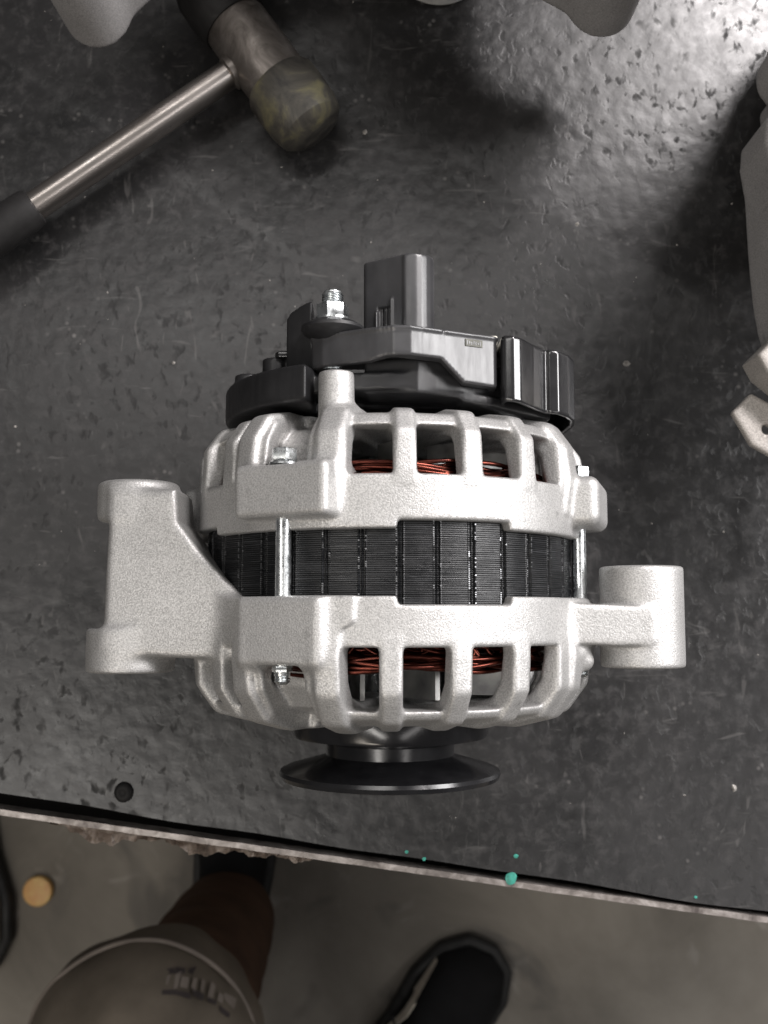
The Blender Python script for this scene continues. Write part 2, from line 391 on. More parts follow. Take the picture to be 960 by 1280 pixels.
# peeling film hanging from under the edging on the left
def film(x0, x1, depth, seed):
    r = random.Random(seed); bm = MB(); n = 46; rows = 5; g = []
    for i in range(n+1):
        x = x0+(x1-x0)*i/n; e = math.sin(math.pi*i/n)**0.5; row = []
        dd = depth*e*(0.72+0.2*math.sin(i*0.22+seed)+0.1*math.sin(i*0.8+2*seed)+0.05*r.random())
        for j in range(rows):
            q = j/(rows-1)
            row.append(bm.bm.verts.new((x+r.uniform(-0.4, 0.4), edge(x, 1.0-dd*q-2.2*q), -10.3-2*q*q+1.2*math.sin(q*9+i*0.3)+r.uniform(-1.0, 1.0)*q-0.6*math.sin(i*1.3+j))))
        g.append(row)
    for i in range(n):
        for j in range(rows-1): bm.bm.faces.new((g[i][j], g[i+1][j], g[i+1][j+1], g[i][j+1]))
    ret = bmesh.ops.solidify(bm.bm, geom=list(bm.bm.faces), thickness=0.3)
    return bm.build('torn_film', 'film', bench, B0, smooth=25)
film(-142, -92, 7.6, 3); film(-100, -56, 6.6, 9); film(-66, -30, 4.6, 12)
for (x, y) in ((-640, 130), (640, -60), (-640, 540), (640, 540)):
    MB().box((x-25, y-25, -759.9), (x+25, y+25, -26.2), 2).build('leg', 'leg', bench, B0)
def blot(x, y, r, z, seed):
    q = random.Random(seed); n = 18; ph = q.uniform(0, 6)
    poly = [(x+r*(1+0.12*math.sin(2*a+ph)+0.08*math.sin(3*a))*math.cos(a), y+r*(1+0.1*math.cos(2*a+ph))*math.sin(a)) for a in [2*math.pi*i/n for i in range(n)]]
    MB().prism(poly, z-0.05, z+0.25, 'Z', 0.1).build('paint_spot', 'teal', bench, B0)
for k, (x, y, r, z) in enumerate([(48.6, -119.6, 2.5, 0.0), (50.7, -110.9, 0.9, 0), (14, -112.0, 0.8, 0), (7, -109.3, 0.7, 0), (122, -126.8, 0.6, 0)]):
    blot(x, y, r, z, k)
# grit and swarf on the mat
gb = MB(); q = random.Random(5)
spots = [(138.8, -84.3, 1.5), (99.5, 89.5, 1.5), (-10.2, 190.8, 1.2), (80, 150, 0.9), (-90, 90, 0.8)]
for i in range(90): spots.append((q.uniform(-165, 165), q.uniform(-100, 250), 0.18+0.42*q.random()**3))
for (x, y, r) in spots:
    if y < edge(x, 12): continue
    vs = [gb.bm.verts.new((x+r*q.uniform(0.6, 1.2)*math.cos(a), y+r*q.uniform(0.6, 1.3)*math.sin(a), 0.0)) for a in [k*math.pi/3 for k in range(6)]]
    top = gb.bm.verts.new((x+q.uniform(-.3, .3)*r, y+q.uniform(-.3, .3)*r, r*0.7))
    for k in range(6): gb.bm.faces.new((vs[k], vs[(k+1) % 6], top))
    gb.bm.faces.new(vs[::-1])
g = gb.build('grit', 'crumb', smooth=None); tag(g, 'scattered pale grit and swarf on the rubber mat', 'grit', kind='stuff')
# dark blob pressed into the mat near the front edge
F_ = Field((-10, -10, -2), (10, 10, 6), 0.5)
F_.add(lambda x, y, z: np.sqrt((x/4.0)**2+(y/4.2)**2+((z+0.3)/2.6)**2)*2.6-2.6, 0.5)
F_.cut(lambda x, y, z: np.sqrt((x+0.3)**2+(y+0.2)**2+(z-3.8)**2)-2.6, 0.7)
F_.cut(lambda x, y, z: z+0*x+0*y+0.1, 0.1)
tag(link('grease_plug', F_.mesh('grease_plug'), 'grip', None, (-106.5, -85.9, 0.1)), 'small round black grease blob on the mat near the bench edge', 'blob')

# ================================================================== ALTERNATOR
ZA = 67.0
def housing(name, sgn, poly, rim, win, rib0, ears, ear_h, extra=None, lo=None, hi=None, h=0.7):
    """cast end bracket; height hh runs from the stator outwards (sgn = -1 front, +1 rear)"""
    F = Field(lo, hi, h)
    ylo, yhi = (-53, -7.5) if sgn < 0 else (7, 60)
    sl, (x, y, z) = F.sub((-76, ylo, -76), (76, yhi, 76))
    r = np.hypot(x, z); th = np.degrees(np.arctan2(x, z)); hh = sgn*y
    pd = np.full(np.broadcast(r, hh).shape, 1e9); pin = pd.copy()
    for a, b in zip(poly, poly[1:]):
        pd = np.minimum(pd, seg2(r, hh, a, b))
    for a, b in zip(poly, poly[1:]):
        pin = np.minimum(pin, seg2(r+8.0, hh, a, b))
    f = pd-2.5
    ang = np.abs((th-rib0+9) % 18-9); s = np.radians(ang)*r
    near = np.minimum.reduce([np.abs((th-e+180) % 360-180) for e in ears])
    earcl = 12-near                                                # > 0 close to an ear: no window there
    wn = smax(smax(3.1-s, smax(win[0]-hh, hh-win[1], 1.0), 1.3), np.radians(14.5-near)*r, 1.0)
    wn = smax(wn, 40-r, 0.5)
    f = smax(f, -wn, 1.0)
    rib = smax(smax(pd-2.5-1.5*np.clip((hh-win[0]+2)/(win[1]-win[0]), 0, 1), s-3.1, 1.2), smax(win[0]-3-hh, np.radians(12-near)*r, 1.0), 1.0)
    f = smin(f, rib, 1.1)
    for e in ears:
        c_, s_ = math.cos(R(e)), math.sin(R(e)); u = x*c_-z*s_; v = x*s_+z*c_
        vm = 73.0 if (e == 73 and sgn > 0) else (70.5 if sgn > 0 else 68.4)
        f = smin(f, rbox((u, v, hh), (-14.5, 50, ear_h[0]), (18.0 if sgn > 0 else 15.0, vm, ear_h[1]), 3.4 if e == 73 else 2.0), 2.0 if sgn > 0 else 5.0)
        for da in (-12.5, 13.0):
            s2 = np.radians(np.abs((th-e-da+180) % 360-180))*r
            f = smin(f, smax(smax(pd-3.0-1.8*np.clip((hh-16)/12, 0, 1), s2-4.1, 1.6), 16-hh, 1.2), 1.5)
        rin = np.interp(hh, [p_[1] for p_ in poly[:5]], [p_[0] for p_ in poly[:5]])-6.6
        pocket = smax(smax(np.abs(u)-6.8, rin-r, 1.0), ear_h[1]-hh, 0.6)
        f = smax(f, -pocket, 1.2)
        f = smin(f, smax(smax(smax(pin-1.6, v*-1+20, 1), np.abs(u)-12.0, 0.8), ear_h[1]-6-hh, 0.8), 0.6)
        if sgn > 0:
            f = smax(f, -rbox((u, v, hh), (-2.5+5, 52, 33.5), (6.4, 80, 38.5), 0.8), 0.6)
    for k in range(4):                                             # stepped rim that locates the stator
        a = np.abs((th-17.3-90*k+180) % 360-180)
        f = smax(f, -smax(np.radians(a-15.7)*r, hh-rim-2.4, 1.2), 0.8)
    f = smax(f, rim-hh, 0.5)
    F.f[sl] = f
    if extra: extra(F)
    return F.mesh(name)

def front_extra(F):
    plate = [(-89.5, 25), (-66.5, 25), (-65.5, 14), (-58.5, 5), (-50, -4), (-44, -9.0), (-38, -12), (-38, -29), (-60, -29.2), (-86, -28.2), (-91, -25), (-90.5, 0)]
    F.add(lambda x, y, z: smax(poly2(x, y, plate)+1.2, smax(z-np.interp(x, [-95, -40], [30.5, 42.5]), 8-z+0*x, 1), 2.6)-0.6, 2.4, (-104, -40, -6), (-28, 32, 60))
    def boss(cx, cz, r, y0, y1, ch):
        return lambda x, y, z: smax(np.hypot(x-cx, z-cz)-r+0*y, np.abs(y-(y0+y1)/2)-(y1-y0)/2+0*x+0*z, ch)
    lo, hi = (-106, -42, -10), (-60, 36, 42)
    F.add(boss(-82.5, 20.0, 13.2, 15.0, 28.0, 2.4), 2.5, lo, hi)
    F.add(boss(-84.0, 20.4, 14.0, -33.5, -19.5, 1.2), 2.5, lo, hi)
    F.cut(boss(-82.5, 18.5, 5.6, 0, 60, 0.3), 0.4, lo, hi); F.cut(boss(-84, 18.0, 5.6, -60, 0, 0.3), 0.4, lo, hi)
    lo, hi = (46, -44, -16), (106, 8, 44)
    arm = [(54.5, -11), (70, -11.5), (81, -12), (83, -14), (83, -23.5), (81, -25), (70, -25.2), (54.5, -24.5)]
    F.add(lambda x, y, z: smax(poly2(x, y, arm)+0.8, np.abs(z-21.0)-13.6+0*x, 1.2)-0.4, 0.9, lo, hi)
    F.add(boss(81.6, 21.0, 13.4, -32, 0.5, 1.2), 1.2, lo, hi)
    F.cut(boss(81.6, 21.0, 5.6, -60, 40, 0.3), 0.4, lo, hi)
    F.add(lambda x, y, z: np.sqrt((x-61)**2+(y+29.5)**2+(z-28)**2)-3.4, 1.6, lo, hi)
    # slanting mould step above the first window
    lo, hi = (-34, -30, 52), (-4, -10, 76)
    F.add(lambda x, y, z: smax(smax(np.hypot(x, z)-66.9+0*y, poly2(x, y, [(-33, -9.5), (-10, -9.5), (-10.2, -17), (-15, -20), (-27, -23.8), (-33, -25)]), 0.5), 60-np.hypot(x, z)+0*y, 1), 0.7, lo, hi)
def rear_extra(F):
    lo, hi = (-30, 36, 34), (0, 60, 62)
    F.add(lambda x, y, z: smax(np.hypot(x+16.5, z-48)-5.5+0*y, np.abs(y-48)-10.5+0*x+0*z, 0.8), 2.2, lo, hi)

EARS = [-29, 73, 151, -107]
m_front = housing('front_housing', -1, [(63.2, 4), (63.2, 27), (62.2, 36), (57.0, 43.0), (47, 45.6), (14, 45.6)], 9.8, (24.4, 42.6), 0.0, EARS, (9.8, 30),
                  front_extra, (-106, -54, -76), (106, 34, 76), 0.7)
m_rear = housing('rear_housing', 1, [(62.6, 4), (62.6, 26), (61.2, 36.5), (57.5, 41.6), (50, 43.2), (14, 43.2)], 9.5, (25.4, 40.0), 3.7, EARS, (12.9, 28.9),
                 rear_extra, (-76, 6, -76), (76, 62, 76), 0.65)

alt = empty('alternator', (0, 0, 0))
tag(alt, 'silver alternator lying on its side mid-mat with a black pulley and copper windings', 'alternator')
A0 = (0, 0, ZA)
link('front_housing', m_front, 'cast', alt, A0); link('rear_housing', m_rear, 'cast', alt, A0)

# stator: stacked laminations with axial weld grooves
nt = 1080; ys = []
y = -13.0
while y < 13.0: ys += [(y, 0.0), (y+0.42, 0.0), (y+0.52, 1.0)]; y += 0.62
TH = np.arange(nt)*2*np.pi/nt; deg = np.degrees(TH)
gr = np.abs((deg-2.4+5) % 10-5); sgr = np.radians(gr)*62
groove = np.where(sgr < 0.85, 0.75, 0)+np.where(np.abs(sgr) < 0.2, -0.45, 0)-np.where((sgr > 0.85) & (sgr < 1.25), 0.10, 0)
V = []; lamj = rng.normal(0, 0.06, len(ys)//3+1)
for k, (yy, d) in enumerate(ys):
    rr_ = 62.0-groove-0.26*d+lamj[k//3]
    V.append(np.stack([rr_*np.sin(TH), np.full(nt, yy), rr_*np.cos(TH)], 1))
for rr_, yy in ((54, 13), (54, -13)): V.append(np.stack([rr_*np.sin(TH), np.full(nt, yy), rr_*np.cos(TH)], 1))
V = np.concatenate(V); L = len(ys)+2; i = np.arange(nt); j = (i+1) % nt
Fq = np.concatenate([np.stack([k*nt+i, ((k+1) % L)*nt+i, ((k+1) % L)*nt+j, k*nt+j], 1) for k in range(L)])
link('stator', mesh_np('stator', V, Fq[:, ::-1], False), 'lam', alt, A0)

wb = MB(); q = random.Random(21)
for k in range(36):
    for side, prob in ((-1, 0.75), (1, 0.3)):
        a = R(2.4+10*k)+side*1.05/62; m4 = Matrix.Rotation(a, 4, 'Y'); on = True
        yy = -12.6
        while yy < 12.4:
            if q.random() < 0.12: on = not on
            if on and q.random() < prob: wb.box((-0.22, yy+0.05, 61.7), (0.22, yy+0.40, 62.22+0.08*q.random()), 0, m4)
            yy += 0.62
o = wb.build('weld_bead', 'bead', alt, A0, smooth=None); tag(o, kind='stuff')
# windings
def winding(sgn, seed):
    r = random.Random(seed); b = MB()
    for k in range(36*4):                                   # hairpin loops leaving the slots
        a0 = R(k*2.5+r.uniform(-1, 1)); span = R(r.uniform(16, 30)); r0 = r.uniform(50.5, 55.5); top = r.uniform(24, 31.0) if sgn < 0 else r.uniform(22, 28.0); pts = []
        for i in range(13):
            q = i/12; a = a0+span*(q-0.5*math.sin(2*math.pi*q)/math.pi*0.6)
            hgt = 12+(top-12)*math.sin(math.pi*q)**0.55; rad = r0+2.2*math.sin(math.pi*q)
            pts.append((rad*math.sin(a), sgn*hgt, rad*math.cos(a)))
        b.tube(pts, 0.68, 6, False)
    for k in range(44):                                     # bundled strands running round the coil head
        a0 = r.uniform(0, 2*math.pi); span = r.uniform(1.2, 3.6); r0 = r.uniform(52.5, 57.6); h0 = r.uniform(26.5, 32.0) if sgn < 0 else r.uniform(24.5, 29.3)
        p1, p2, f1 = r.uniform(0, 6), r.uniform(0, 6), r.uniform(3, 6); pts = []
        n_ = int(span*22)
        for i in range(n_+1):
            a = a0+span*i/n_
            rad = r0+1.0*math.sin(f1*a+p1); hh = h0+1.3*math.sin((f1+1)*a+p2)
            pts.append((rad*math.sin(a), sgn*hh, rad*math.cos(a)))
        b.tube(pts, 0.7, 6, True)
    o = b.build('copper_winding', 'copper', alt, A0, smooth=80); tag(o, kind='stuff'); return o
winding(-1, 2); winding(1, 4)
# rotor with claw poles, fans
b = MB(); b.lathe([(8, -30), (48, -30), (49.5, -28), (49.5, 28), (48, 30), (8, 30)], 72)
b.build('rotor', 'rotor', alt, A0)
def fan(sgn):
    b = MB(); b.lathe([(12, sgn*30.2), (47.5, sgn*30.2), (47.5, sgn*31.6), (12, sgn*31.6)], 72)
    fo = b.build('fan', 'fan', alt, A0)
    for k in range(11):
        a = R(360/11*k+6*(k % 3)+(5 if sgn < 0 else 20)); pts0 = []
        bm = MB()
        prof = [(34, 0.0), (39, 0.10), (44, 0.16), (48.5, 0.19)]
        inner = [(rr_*math.sin(a+d), rr_*math.cos(a+d)) for rr_, d in prof]; outer = [(rr_*math.sin(a+d+0.03), rr_*math.cos(a+d+0.03)) for rr_, d in prof]
        bm.prism(inner+outer[::-1], sgn*31.6, sgn*(40.5 if sgn < 0 else 38.5), 'Y').build('blade', 'fan', fo)
fan(-1); fan(1)
MB().lathe([(6, -66), (8, -65), (8.5, -50), (8.5, 60), (7, 62)], 32).build('shaft', 'zinc', alt, A0)

# through bolts with flanged hex heads
hexp = lambda af: [(af/math.sqrt(3)*math.cos(R(60*k)), af/math.sqrt(3)*math.sin(R(60*k))) for k in range(6)]
for e, top in zip(EARS, (28.9, 30.5, 28.9, 28.9)):
    cx, cz = 64.8*math.sin(R(e)), 64.8*math.cos(R(e))
    b = MB(); b.lathe([(1.4, -35.2), (2.1, -34.6), (2.1, -33), (2.35, -32.6), (2.35, 28)], 24)
    for k in range(4): b.lathe([(2.1, -34.6+k*0.8), (2.45, -34.3+k*0.8), (2.1, -34.0+k*0.8)], 20, closed=True)
    bo = b.build('through_bolt', 'zinc', alt, (cx, 0, ZA+cz))
    hd = MB(); hd.lathe([(4.4, 0), (4.4, 0.6), (3.7, 1.3), (1, 1.3)], 32); hd.prism(hexp(6.9), 1.2, 4.9, 'Y', 0.4)
    hd.build('bolt_head', 'zinc', bo, (0, 28.7, 0), (0, R(e+12), 0))
    nn = MB(); nn.prism(hexp(5.2), -31.6, -29.8, 'Y', 0.3); nn.build('collar', 'zinc', bo)

# pulley
b = MB(); b.lathe([(9, -47), (31.5, -47), (33.2, -48.4), (33.4, -54.6), (32.8, -55.8), (24, -57.4), (21.9, -58.0), (21.7, -62.0), (22.6, -62.6), (35.2, -66.2), (37.0, -67.0), (37.4, -68.2), (36.8, -69.6), (34, -70.3), (16, -70.3), (14, -66), (9, -66)], 128)
pu = b.build('pulley', 'pulley', alt, A0)
b = MB(); b.prism(hexp(20), -69.4, -65.6, 'Y', 0.8); b.build('pulley_nut', 'zinc', pu)

# rear plastics -----------------------------------------------------
def xz_body(xz, y0, y1, k=1.0): return lambda x, y, z: smax(poly2(x, z, xz), np.abs(y-(y0+y1)/2)-(y1-y0)/2+0*x+0*z, k)
arc = lambda r, a0, a1, n: [(r*math.sin(R(a0+(a1-a0)*k/n)), r*math.cos(R(a0+(a1-a0)*k/n))) for k in range(n+1)]
F = Field((-62, 42, -60), (66, 86, 64), 0.6)
left = arc(57, -27, -150, 26)+[(0, -40), (0, 20), (-22, 38)]
F.add(xz_body(left, 49.5, 61, 1.6), 0.5)
F.add(xz_body(arc(50, -150, 200, 40), 51, 58.5, 1.0), 1.2)
F.cut(lambda x, y, z: rbox((x, y, z), (-24, 40, 30), (34, 53, 80), 0.5), 0.6)
# stepped dark body below the regulator on the right
F.add(lambda x, y, z: smax(poly2(x, z, [(-8, 10), (-8, 46), (8, 50), (30, 41), (46, 26), (52, 10)]), poly2(x, y, [(-10, 52.5), (-10, 63), (45, 63), (55, 52), (52, 47), (38, 47), (20, 51.5)])+0*z, 0.7), 0.6)
F.add(lambda x, y, z: smax(poly2(x, z, [(20, 10), (22, 44), (30, 42), (44, 34), (52, 28), (50, 10)]), np.abs(y-52.2+0.10*(x-20))-1.6+0*z, 0.6), 0.5)
# shroud behind the terminal
F.add(lambda x, y, z: smax(poly2(x, y, [(-33, 56), (-33, 78.5), (-31.6, 80.4), (-28, 82.0), (-24.5, 82.8), (-23.8, 56)])+0*z, np.maximum(z-43.5-0.75*(x+24), 4-z)+0*y, 0.5), 0.8)
for (cx, cz, r_, y1) in ((-37, 30, 4.3, 67.0), (-47, 20, 4.6, 64.0)):
    F.add(lambda x, y, z: smax(np.hypot(x-cx, z-cz)-r_+0*y, np.abs(y-58)-(y1-58)+0*x+0*z, 0.8), 1.0)
cv = link('rear_cover', F.mesh('rear_cover'), 'plastic', alt, A0)
b = MB(); b.prism(hexp(4.6), 66.5, 68.6, 'Y', 0.5, (-34.2, 0, 33.5)); b.build('cover_screw', 'plastic_gloss', cv)

F = Field((-28, 48, 8), (38, 73, 62), 0.5)
regxz = [(-24.5, 24), (-25, 40), (-24.3, 44.2), (-21, 47.4), (-4, 55.8), (1, 57.8), (6, 57.6), (32, 45), (33, 43.5), (33, 14), (-20, 14)]
regxy = [(-28, 59.0), (-6, 59.3), (-1, 60.2), (15, 60.2), (22, 53.6), (36, 53.0), (36, 69), (-28, 69)]
F.add(lambda x, y, z: smax(poly2(x, z, regxz), poly2(x, y, regxy)+0*z, 0.8), 0.4)
F.add(lambda x, y, z: smax(poly2(x, z, regxz)-0.55, np.abs(y-68.7)-0.6+0*x+0*z, 0.5), 0.5)
F.cut(lambda x, y, z: smax(poly2(x, z, [(-20, 14), (-20, 44), (1, 54), (30, 41), (30, 14)]), y-66+0*x+0*z, 0.6), 0.5)
for (cx, cz) in ((9.3, 56.1), (16.2, 52.8)):
    F.cut(lambda x, y, z: np.hypot(x-cx, z-cz-0.15)-0.28+0*y, 0.2)
rg = link('regulator', F.mesh('regulator', 1), 'plastic_grey', alt, (0, 1.4, ZA))
# plug socket standing on the regulator
ex, ez = 0.84, 0.54; nx, nz = -0.54, 0.84
F = Field((-14, 66, 8), (22, 99, 46), 0.45)
sock = [(-8.6, 30.2), (-7.8, 31.2), (3.6, 38.6)]+[(7.0+7.2*math.sin(R(a)), 33.0+7.2*math.cos(R(a))) for a in range(-20, 151, 15)]+[(4, 21), (-6, 18), (-8.4, 20)]
F.add(lambda x, y, z: smax(poly2(x, z, sock), np.abs(y-82.2)-15.6+0*x+0*z, 0.7), 0.4)
F.cut(lambda x, y, z: smax(poly2(x, z, sock)+1.5, 73-y+0*x+0*z, 0.4), 0.4)
uu = lambda x, z: (x+8.0)*ex+(z-31.0)*ez
vv = lambda x, z: (x+8.0)*nx+(z-31.0)*nz
F.cut(lambda x, y, z: rbox((uu(x, z), y, vv(x, z)+0*y), (4.7, 66, -0.9), (9.9, 81.6, 3), 0.25), 0.25)
for u0, y1 in ((4.5, 80.6), (10.1, 84.2)):
    F.add(lambda x, y, z: rbox((uu(x, z), y, vv(x, z)+0*y), (u0-0.35, 67, -0.6), (u0+0.35, y1, 0.75), 0.3), 0.3)
co = link('connector', F.mesh('connector', 1), 'plastic_grey', rg)
b = MB(); b.box((-9.6, 68, 27), (-8.4, 76, 30), 0.3); b.build('locating_rib', 'plastic_gloss', rg)
# print patch on the regulator wall
ang = math.atan2(-(45-57.6), 26)
mt = Matrix.Translation((25.5, 66.3, 48.35)) @ Matrix.Rotation(ang, 4, 'Y')
b = MB(); b.box((-3.0, -1.2, -0.1), (3.0, 1.0, 0.14), 0, mt); mk = b.build('mould_mark', 'mark', rg)
b = MB()
for k in range(7): b.box((-2.6+k*0.76, -0.8+0.25*(k % 2), 0.12), (-2.25+k*0.76, 0.55-0.2*(k % 3), 0.26), 0, mt)
b.build('mark_character', 'plastic_grey', mk)
b = MB(); b.box((24, 66.5, 30), (33.6, 70.6, 41), 0.4); b.build('label_plate', 'label_pale', rg)

F = Field((28, 46, -12), (68, 74, 54), 0.5)
cap = [(33.8, 20), (34.2, 44.5), (35.0, 46.6), (37.6, 47.4), (40.2, 46.0), (45, 39.6), (49.8, 34.0), (50.6, 35.0), (53.5, 34.8), (57.6, 30.8), (60.4, 25), (61.8, 16), (61.6, 4), (60, -6), (44, -6), (42, 20)]
F.add(lambda x, y, z: smax(poly2(x, z, cap), np.abs(y-60.4+0.09*(x-34))-10.4+0*z, 0.8), 0.4)
F.cut(lambda x, y, z: smax(poly2(x, z, cap)+1.8, y-66+0*x+0*z, 0.6), 0.5)
link('rectifier_cap', F.mesh('rectifier_cap', 1), 'plastic_gloss', alt, A0)

# output terminal
sx, sz = -18.0, 44.0
b = MB(); prof = [(2.2, 60), (2.7, 60)]
y = 60
while y < 84.6: prof += [(3.4, y), (2.95, y+0.4)]; y += 0.8
prof += [(2.9, 84.9), (2.2, 85.6)]
b.lathe(prof, 32, 'Y', (0, 0, 0)); st = b.build('terminal_stud', 'zinc', alt, (sx, 0, ZA+sz))
b = MB(); b.lathe([(5.4, 75.6), (5.4, 76.4), (4.6, 76.6)], 32); b.prism(hexp(8.8), 76.4, 81.0, 'Y', 0.5); b.build('terminal_nut', 'zinc', st, rot=(0, R(14), 0))
b = MB(); b.lathe([(3, 68.5), (8.6, 71.2), (9.8, 72.6), (9.7, 73.6), (7.5, 75.0), (5.4, 75.8), (3, 75.8)], 48); b.build('insulating_washer', 'plastic', st)

# ================================================================== OTHER ALTERNATORS ON THE BENCH
F = Field((-156, -66, 0), (84, 60, 122), 1.2)
F.add(lambda x, y, z: smax(np.hypot(x, y)-np.interp(z, [0, 44, 60, 130], [36, 40, 50, 54])+0*x, np.abs(z-64)-27+0*x+0*y, 6), 2)
F.cut(lambda x, y, z: smax(smax(np.abs((np.degrees(np.arctan2(x, y))+9) % 18-9)*0.9-5.2, 44-np.hypot(x, y), 1)+0*z, np.abs(z-76)-8+0*x+0*y, 2), 1.5)
for (bx, by, z0, z1, ax_) in ((-137, -48, 36, 97, -77), (61, -46, 40, 92, -4)):
    F.add(lambda x, y, z: smax(np.hypot(x-bx, y-by)-13.2-0.03*(z-60), np.abs(z-(z0+z1)/2)-(z1-z0)/2+0*x+0*y, 2), 2)
    if ax_ < -50: F.add(lambda x, y, z: smax(seg2(x, y, (-77, 12), (0, 12))-11.0+0*z, np.abs(z-62)-24+0*x+0*y, 3), 3)
    F.add(lambda x, y, z: smax(seg2(x, y, (bx, by), (ax_, 12 if ax_ < -50 else -8))-11.0+0*z, np.abs(z-(z0+z1)/2+4)-(z1-z0)/2+6+0*x+0*y, 3), 3)
up = empty('alternator', (22, 268, 0)); tag(up, 'upright alternator at the top border, two rounded mounting lugs in view', 'alternator')
link('lug_housing', F.mesh('lug_housing'), 'cast_dull', up)
b = MB(); b.lathe([(10, 0), (19, 0), (21, 2), (16, 8), (21, 14), (20, 16), (10, 37)], 64, 'Z'); b.build('pulley', 'fan', up)
th3 = empty('alternator', (216, 190, 0)); tag(th3, 'dull grey alternator cut off by the right edge, pale terminal block at its end', 'alternator')
F = Field((-92, -122, 0), (72, 72, 144), 1.3)
F.add(lambda x, y, z: smax(np.hypot(x, y)-66+0*z, np.abs(z-80)-60+0*x+0*y, 5), 2)
F.cut(lambda x, y, z: smax(smax(5.4-np.abs((np.degrees(np.arctan2(x, y))+9) % 18-9)*1.1, 52-np.hypot(x, y), 1)+0*z, np.abs(z-112)-13+0*x+0*y, 2), 1.5)
slab = [(-68, -18), (-77.5, -25), (-82.2, -29.5), (-83, -38), (-81.5, -48), (-81, -68), (-80, -88), (-78.5, -100), (-76.5, -108), (-66, -114), (-36, -112), (-24, -40), (-20, -10)]
F.add(lambda x, y, z: smax(poly2(x, y, slab), np.abs(z-60)-15+0*x+0*y, 2.2), 2.0)
F.add(lambda x, y, z: smax(np.hypot(x+61, y-1)-12.5+0*z, np.abs(z-60)-20+0*x+0*y, 1.5), 1.5)
F.add(lambda x, y, z: smax(seg2(x, y, (-61, 1), (-20, 0))-9+0*z, np.abs(z-50)-16+0*x+0*y, 2), 2)
F.cut(lambda x, y, z: np.hypot(x+61, y-1)-5+0*z, 0.5)
link('lug_housing', F.mesh('lug_housing'), 'cast_dull', th3)
b = MB(); b.lathe([(10, 0), (33, 0), (35, 2), (24, 9), (35, 16), (33, 18), (10, 24)], 64, 'Z'); b.build('pulley', 'pulley', th3)
F = Field((-40, -40, -25), (40, 40, 25), 0.7)
blk = [(-22, 12), (-8, 26), (30, 30), (30, -20), (4, -20), (-9, -3), (-13, 1), (-19, 6)]
F.add(lambda x, y, z: smax(poly2(x, y, blk), np.abs(z)-9+0*x+0*y, 1.6), 0.5)
tb = [(-26, -6), (-20, 0), (-13, -4), (4, -22), (-8, -24), (-20, -17)]
F.add(lambda x, y, z: smax(poly2(x, y, tb)-1, np.abs(z+6)-2+0*x+0*y, 1.2), 0.8)
F.cut(lambda x, y, z: np.hypot(x+15, y+12)-1.8+0*z, 0.4)
link('terminal_block', F.mesh('terminal_block'), 'terminal', th3, (-66, -127, 64))

# ================================================================== MALLET
mal = empty('mallet', (-54.5, 216.5, 0)); mal.rotation_euler = (0, 0, R(-54.2))    # local +X runs along the head towards the stained face
tag(mal, 'two-faced mallet with a tubular chrome handle, stained rubber face and black grip', 'mallet')
zc = 16.0
b = MB(); b.lathe([(12.0, -19), (13.2, -18), (13.6, -14), (13.8, 0), (13.6, 14), (13.0, 17.5), (11, 18)], 64, 'X'); hd = b.build('head_body', 'head_steel', mal, (0, 0, zc))
b = MB(); b.lathe([(10, 15), (14.6, 15.2), (15.6, 17), (15.9, 24), (15.6, 33), (14.4, 38.4), (11.5, 41), (6, 42), (0.5, 42.2)], 64, 'X'); b.build('striking_face', 'mallet_rubber', mal, (0, 0, zc))
b = MB(); b.lathe([(10, -16), (14.2, -16.2), (15.2, -18), (15.5, -26), (15.0, -36), (13.6, -40), (9, -42), (0.5, -42.4)], 64, 'X'); b.build('striking_face', 'grip', mal, (0, 0, zc))
b = MB(); b.lathe([(5.2, -8), (5.8, -11), (5.9, -60), (5.9, -118)], 48, 'Y'); hn = b.build('handle', 'chrome', mal, (0, 0, zc))
b = MB(); b.lathe([(7.2, -10), (7.2, -14.2), (6.0, -15)], 48, 'Y'); b.build('socket', 'head_steel', mal, (0, 0, zc))
b = MB(); b.lathe([(5.9, -111), (7.6, -111.6), (8.3, -114), (9.0, -130), (9.6, -170), (9.4, -215), (7, -222), (1, -223)], 48, 'Y'); b.build('grip', 'grip', mal, (0, 0, zc))

